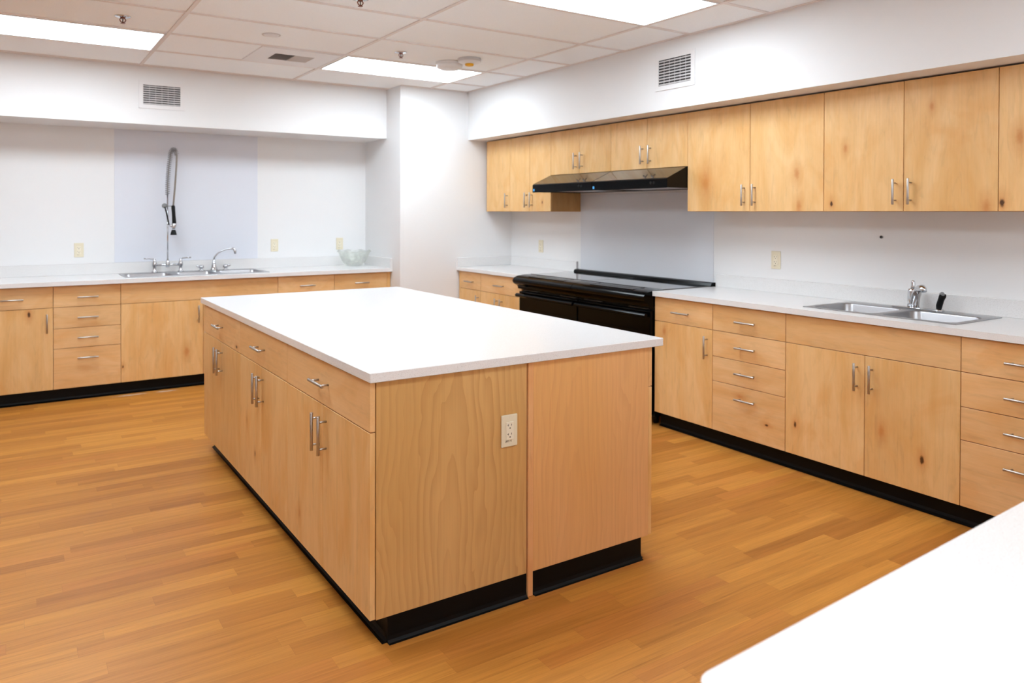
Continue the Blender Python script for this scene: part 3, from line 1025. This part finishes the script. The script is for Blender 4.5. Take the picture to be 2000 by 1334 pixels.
part('riser_pipe', B().tube([(0, 0, .08), (0, 0, .35), (0, 0, .69)], .0062, 12), M_CHROME, t)
# flexible arch: from riser top up and over towards the room
def path(u):
    # u 0..1: rise then half-turn
    dx, dy = .068, -.045
    if u < .62:
        v = u / .62
        return Vector((dx * .30 * v ** 2.2, dy * .30 * v ** 2.2, .67 + .33 * v))
    v = (u - .62) / .38 * PI * .93
    cx = .30 + .35 * (1 - math.cos(v))
    return Vector((dx * cx, dy * cx, 1.0 + .065 * math.sin(v)))
core = arc(path, 40)
part('hose_core', B().tube(core, .0045, 8), M_SPRAYHOSE, t)
turns = 32
pts = []
for i in range(turns * 10 + 1):
    u = i / (turns * 10)
    p = path(u)
    d = (path(min(1, u + .01)) - path(max(0, u - .01))).normalized()
    a = Vector((.6, .8, 0)); a = (a - d * a.dot(d)).normalized(); bb = d.cross(a)
    th = 2 * PI * turns * u
    pts.append(p + (a * math.cos(th) + bb * math.sin(th)) * .0175)
part('spring', B().tube(pts, .0028, 6), M_SPRING, t)
e = core[-1]
hs = arc(lambda u: Vector((e.x - .028 * u ** 1.4, e.y + .008 * u, e.z - .008 - (e.z - .575) * u)), 12)
part('hose', B().tube([core[-2]] + hs, .0075, 10), M_SPRAYHOSE, t)
hx, hy = hs[-1].x, hs[-1].y
part('spray_grip', B().tube([(hx, hy, .578), (hx, hy, .565), (hx + .004, hy, .50), (hx + .008, hy, .435), (hx + .008, hy, .425)], [.012, .016, .015, .017, .019], 16), M_BLACKPLASTIC, t)
part('spray_valve', B().tube([(hx + .008, hy, .43), (hx + .006, hy, .41), (hx + .002, hy - .004, .39), (hx + .002, hy - .006, .372)], [.014, .022, .018, .012], 16).tube([(hx + .004, hy, .408), (hx - .03, hy - .01, .40)], [.011, .009], 12), M_CHROME, t)
part('spray_head', B().lathe([(0, 0), (.027, 0), (.026, .006), (.020, .03), (.015, .045), (0, .046)], (hx + .002, hy - .006, .322), 20), M_BLACKPLASTIC, t)
part('squeeze_lever', B().tube([(-.026, hy * .6, .565), (-.012, hy * .7, .51), (hx - .036, hy - .01, .41)], [.005, .0065, .006], 10), M_BLACKPLASTIC, t)
part('hook_bracket', B().lathe([(0, -.012), (.016, -.012), (.022, -.004), (.022, .004), (.016, .012), (0, .012)], (-.026, -.012, .575), 18, Matrix.Rotation(PI / 2, 3, 'X')).cyl((-.03, 0, .572), (hx, hy, .572), .0035, 8), M_GREY, t)

# ------------------------------------------------------------------ swing spout faucet
t = thing('sink_faucet', 'small chrome swing spout faucet with two knob handles on the triple sink', 'faucet', (1.548, 7.0, ZD))
part('base', B().lathe([(0, 0), (.034, 0), (.033, .006), (.026, .018), (.021, .04), (.018, .062), (.014, .07), (.011, .078), (.010, .10), (0, .101)], (0, 0, 0), 22), M_CHROME, t)
sp = [(0, 0, .095), (.004, -.002, .118), (.022, -.008, .142), (.05, -.02, .166), (.085, -.032, .184), (.125, -.046, .193), (.152, -.055, .194), (.165, -.059, .186), (.170, -.061, .166), (.172, -.062, .145)]
part('spout', B().tube(sp, [.0085, .0075, .0072, .007, .007, .0075, .011, .0125, .012, .009], 14), M_CHROME, t)
for s, dx in ((-1, -.108), (1, .102)):
    b = B().lathe([(0, 0), (.030, 0), (.030, .004), (.014, .010), (.012, .018), (.020, .024), (.024, .036), (.018, .048), (0, .052)], (dx, 0, 0), 20)
    b.tube([(dx + s * .012, 0, .036), (dx + s * .040, -.004, .044)], [.009, .010], 12)
    part('knob', b, M_CHROME, t)

# ------------------------------------------------------------------ right sink faucet and side sprayer
t = thing('sink_faucet', 'chrome single lever faucet with thick curved spout on the double sink', 'faucet', (4.195, 2.215, ZD))
part('deck_plate', B().box(-.026, -.115, 0, .026, .115, .008, .006, 3), M_CHROME, t)
d = Vector((-.70, -.71, 0)).normalized()
prof = [(-.004, .006, .024), (0, .03, .025), (.010, .058, .024), (.028, .084, .023), (.052, .104, .022), (.085, .118, .021), (.115, .122, .020), (.135, .117, .017), (.140, .106, .014)]
part('spout', B().tube([(d.x * a, d.y * a, z) for a, z, r in prof], [r for a, z, r in prof], 18), M_CHROME, t)
part('body', B().lathe([(0, .006), (.027, .006), (.026, .03), (.025, .095), (.022, .108), (0, .112)], (.004, .012, 0), 22), M_CHROME, t)
part('lever', B().tube([(.004, .012, .10), (.004, .011, .122), (.003, .010, .146), (.003, .010, .154)], [.012, .011, .010, .007], 12), M_CHROME, t)
t = thing('side_sprayer', 'black hand sprayer standing beside the single lever faucet', 'sprayer', (4.195, 2.085, ZD))
part('holder', B().lathe([(0, 0), (.026, 0), (.025, .006), (.017, .012), (0, .013)], (0, 0, 0), 20), M_CHROME, t)
part('grip', B().tube([(.004, .004, .010), (.002, .001, .03), (-.002, -.010, .062), (-.005, -.018, .080), (-.012, -.026, .088)], [.013, .0155, .015, .017, .015], 16), M_BLACKPLASTIC, t)
part('nozzle', B().tube([(-.005, -.016, .086), (-.007, -.018, .096), (-.009, -.020, .103)], [.014, .013, .007], 14), M_GREY, t)

# ------------------------------------------------------------------ glass bowl
t = B()
N_ = 64
def bowl_r(r, k, up_):
    return r * (1 + .012 * math.cos(16 * 2 * PI * k / N_) * up_)
outer = [(.0, .002, 0), (.058, .0, 0), (.070, .004, 0), (.080, .012, .3), (.103, .035, 1), (.122, .065, 1), (.136, .10, 1), (.150, .132, 1.2), (.163, .152, 2)]
inner = [(.158, .150, 2), (.146, .131, 1.2), (.131, .10, 1), (.117, .066, 1), (.098, .038, 1), (.074, .018, .3), (.0, .014, 0)]
rings = []
for (r, z, u_) in outer + inner:
    if r == 0: rings.append([t.bm.verts.new((0, 0, z))])
    else: rings.append([t.bm.verts.new((bowl_r(r, k, u_) * math.cos(2 * PI * k / N_), bowl_r(r, k, u_) * math.sin(2 * PI * k / N_), z + (.006 * math.cos(8 * 2 * PI * k / N_) if z > .14 else 0))) for k in range(N_)])
for a, b in zip(rings, rings[1:]):
    for k in range(N_):
        k2 = (k + 1) % N_
        if len(a) == 1: f = t.bm.faces.new((a[0], b[k2], b[k]))
        elif len(b) == 1: f = t.bm.faces.new((a[k], a[k2], b[0]))
        else: f = t.bm.faces.new((a[k], a[k2], b[k2], b[k]))
        f.smooth = True
o = t.build('glass_bowl', M_GLASS)
o.location = (2.845, 6.895, CT1 + .0005)
tag(o, 'clear pressed glass bowl standing on the back worktop near the corner', 'bowl')

# ------------------------------------------------------------------ vents
def wall_vent(loc, rot, W, H, label):
    t = thing('wall_vent', label, 'vent', loc, rot, 'louvred wall vents')
    a, b_ = W / 2, H / 2
    m = .032
    f = B().slab([-a, -a + m, a - m, a], [-b_, -b_ + m, b_ - m, b_], 0, .007, lambda i, j: not (i == 1 and j == 1))
    for v in f.bm.verts:
        x, y, z = v.co; v.co = Vector((x, -z, y))
    part('frame', f, M_WHITE, t)
    part('duct', B().box(-a + m, -.0015, -b_ + m, a - m, -.0005, b_ - m), M_DUCT, t)
    n = 9
    b = B()
    for i in range(n):
        z = -b_ + m + (i + .42) * (H - 2 * m) / n
        b.prism([(-.0085, z - .0045), (-.002, z + .0045), (-.0016, z + .0030), (-.0080, z - .0060)], 'x', -a + m, a - m)
    part('louvre', b, M_VANE, t)
    b = B()
    for i in range(1, 6):
        x = -a + m + i * (W - 2 * m) / 6
        b.box(x - .0015, -.0025, -b_ + m, x + .0015, -.0016, b_ - m)
    part('vane', b, M_VANE, t)
    return t
wall_vent((1.052, BSY, 2.3845), 0, .345, .222, 'white louvred vent on the soffit over the triple sink')
wall_vent((RSX, 3.592, 2.3985), R90, .355, .240, 'white louvred vent on the soffit over the wall cabinets')

# ceiling supply diffuser
t = thing('ceiling_vent', 'white square ceiling air diffuser with small dark grille beside the middle light', 'vent', (1.806, 5.613, ZC))
part('plate', B().slab([-.296, -.15, .15, .296], [-.284, -.11, .11, .284], -.0095, -.0005, lambda i, j: not (i == 1 and j == 1)), M_WHITE, t)
part('duct', B().box(-.15, -.11, -.002, .15, .11, -.001), M_DUCT, t)
b = B()
for i in range(9):
    y = -.10 + i * .025
    b.prism([(y, -.010), (y + .014, -.003), (y + .0152, -.0036), (y + .0012, -.0106)], 'x', -.15, -.002)
    b.prism([(y + .014, -.010), (y, -.003), (y + .0012, -.0024), (y + .0152, -.0094)], 'x', .002, .15)
b.box(-.003, -.11, -.0105, .003, .11, -.003)
part('louvre', b, M_VANE, t)

# sprinklers, detectors
def sprinkler(x, y, label, cap=.026):
    t = thing('fire_sprinkler', label, 'sprinkler', (x, y, ZC - .0005), 0, 'pendant fire sprinklers')
    part('escutcheon', B().lathe([(0, 0), (.046, 0), (.046, -.003), (.034, -.006), (.020, -.008), (0, -.008)], (0, 0, 0), 24), M_CHROME, t)
    b = B().cyl((0, 0, -.006), (0, 0, -.014), .014, 14)
    for s in (-1, 1):
        b.tube([(s * .012, 0, -.012), (s * .017, 0, -.021), (s * .012, 0, -.032), (0, 0, -.038)], .003, 8)
    b.cyl((0, 0, -.036), (0, 0, -.041), .005, 8)
    b.cyl((0, 0, -.041), (0, 0, -.0425), .014, 16)
    part('frame', b, M_BRONZE, t)
    part('bulb', B().cyl((0, 0, -.014), (0, 0, -.036), .003, 8), M_SLOT, t)
SC = .983
sprinkler(.591 * SC, 5.092 * SC, 'bronze pendant fire sprinkler next to the far left ceiling light')
sprinkler(2.471 * SC, 5.089 * SC, 'pendant fire sprinkler just in front of the middle ceiling light')
sprinkler(1.664 * SC, 3.945 * SC, 'fire sprinkler cut by the top picture edge')
t = thing('sprinkler_cover', 'flat white round cover plate flush on the ceiling tile beside the air diffuser', 'sprinkler cover', (1.496 * SC, 5.07 * SC, ZC - .0005))
part('plate', B().lathe([(0, 0), (.05, 0), (.05, -.003), (.046, -.006), (0, -.007)], (0, 0, 0), 32), M_WHITE, t)
part('rim', B().lathe([(.05, 0), (.062, 0), (.060, -.003), (.052, -.003)], (0, 0, 0), 32), M_VANE, t)
t = thing('smoke_detector', 'plain white round smoke detector touching the edge of the middle ceiling light', 'smoke detector', (2.965 * SC, 5.225 * SC, ZC - .0005), 0)
part('base', B().lathe([(0, 0), (.108, 0), (.110, -.012), (.103, -.016), (0, -.016)], (0, 0, 0), 36), M_WHITE, t)
part('cap', B().lathe([(.100, -.016), (.103, -.024), (.098, -.044), (.070, -.056), (0, -.060)], (0, 0, 0), 36), M_WHITE, t)
t = thing('smoke_detector', 'white round smoke detector with a yellow centre cap on the ceiling', 'smoke detector', (3.02 * SC, 5.01 * SC, ZC - .0005), 0)
part('base', B().lathe([(0, 0), (.088, 0), (.092, -.010), (.088, -.024), (0, -.024)], (0, 0, 0), 36), M_VANE, t)
part('housing', B().lathe([(.084, -.024), (.078, -.032), (.055, -.040), (0, -.041)], (0, 0, 0), 36), M_WHITE, t)
part('dust_cap', B().lathe([(0, -.039), (.034, -.039), (.033, -.052), (.026, -.056), (0, -.057)], (0, 0, 0), 28), M_YELLOW, t, 'yellow plastic cap')

# tiny wall anchor
b = B().cyl((0, 0, 0), (-.012, 0, 0), .006, 12).cyl((-.010, 0, 0), (-.012, 0, 0), .009, 12)
o = b.build('wall_anchor', M_GREY); o.location = (RW - .0003, 2.455, 1.303)
tag(o, 'tiny grey wall anchor above the double sink', 'wall anchor')

# ------------------------------------------------------------------ near peninsula
def rounded_poly(pts, idx, r, n=8):
    out = []
    for i, p in enumerate(pts):
        if i not in idx: out.append(p); continue
        a = Vector(pts[i - 1]); b = Vector(pts[(i + 1) % len(pts)]); q = Vector(p)
        u = (a - q).normalized() * r; v = (b - q).normalized() * r
        for k in range(n + 1):
            s = k / n
            c = (q + u) * (1 - s) ** 2 + q * 2 * s * (1 - s) + (q + v) * s ** 2
            out.append((c.x, c.y))
    return out
poly = rounded_poly([(.645, -.06), (RW - .0005, -.06), (RW - .0005, .7585), (3.62, .718), (.645, .583)], {4}, .03)
t = thing('worktop', 'white quartz worktop of the near peninsula at the lower right', 'worktop')
part('countertop', B().prism(poly, 'z', CT0, CT1), M_QUARTZ, t)
part('backsplash', B().box(RW - .02, -.06, CT1, RW - .0005, .758, 1.004, .0015, 1), M_QUARTZ, t)
GP = 'base cabinets of the near peninsula'
for (x1, wd, lab) in ((1.42, .74, 'peninsula base cabinet at the free end beside the camera'), (2.36, .94, 'middle base cabinet of the peninsula hidden below its worktop'), (3.10, .74, 'peninsula base cabinet nearest the right wall run')):
    base_cabinet((x1, .555, 0), PI, wd, 'dd', lab, GP, doors=2, depth=.58)

# ------------------------------------------------------------------ knots in the veneer: (x, y, z, size); negative size = pale streak without a dark core
KNOTS = [(UF, 3.481, 1.648, -.022), (UF, 2.787, 1.677, -.012), (UF, 2.772, 1.482, -.012), (UF, 2.561, 1.495, .007), (UF, 2.479, 1.805, -.008),
         (UF, 2.012, 1.985, -.007), (UF, 1.769, 1.651, -.014), (UF, 1.756, 1.473, -.012), (UF, 1.688, 1.492, .010), (UF, 1.616, 1.798, -.012), (UF, 5.32, 1.533, .006),
         (RF, 2.771, .219, .006), (RF, 2.584, .269, .008), (RF, 2.097, .350, -.011), (RF, 1.899, .262, .009), (RF, 3.575, .655, -.010), (RF, 2.958, .345, -.008),
         (.122, BF, .676, .010), (1.222, BF, .296, -.013), (.748, BF, .225, .006),
         (FX, 3.654, .269, .007), (FX, 2.994, .212, -.008), (FX, 4.0, .735, .008), (FX, 3.80, .40, -.007)]
for (kx, ky, kz, sz) in KNOTS:
    for (o, t, x0, z0, x1, z1) in FRONTS:
        r = t.rotation_euler.z
        dx, dy = kx - t.location.x, ky - t.location.y
        lx = math.cos(r) * dx + math.sin(r) * dy
        ly = -math.sin(r) * dx + math.cos(r) * dy
        lz = kz - t.location.z
        if abs(ly) < .03 and x0 <= lx <= x1 and z0 <= lz <= z1:
            o['knot1' if 'knot1' not in o else 'knot2'] = [lx, lz, sz]
            break
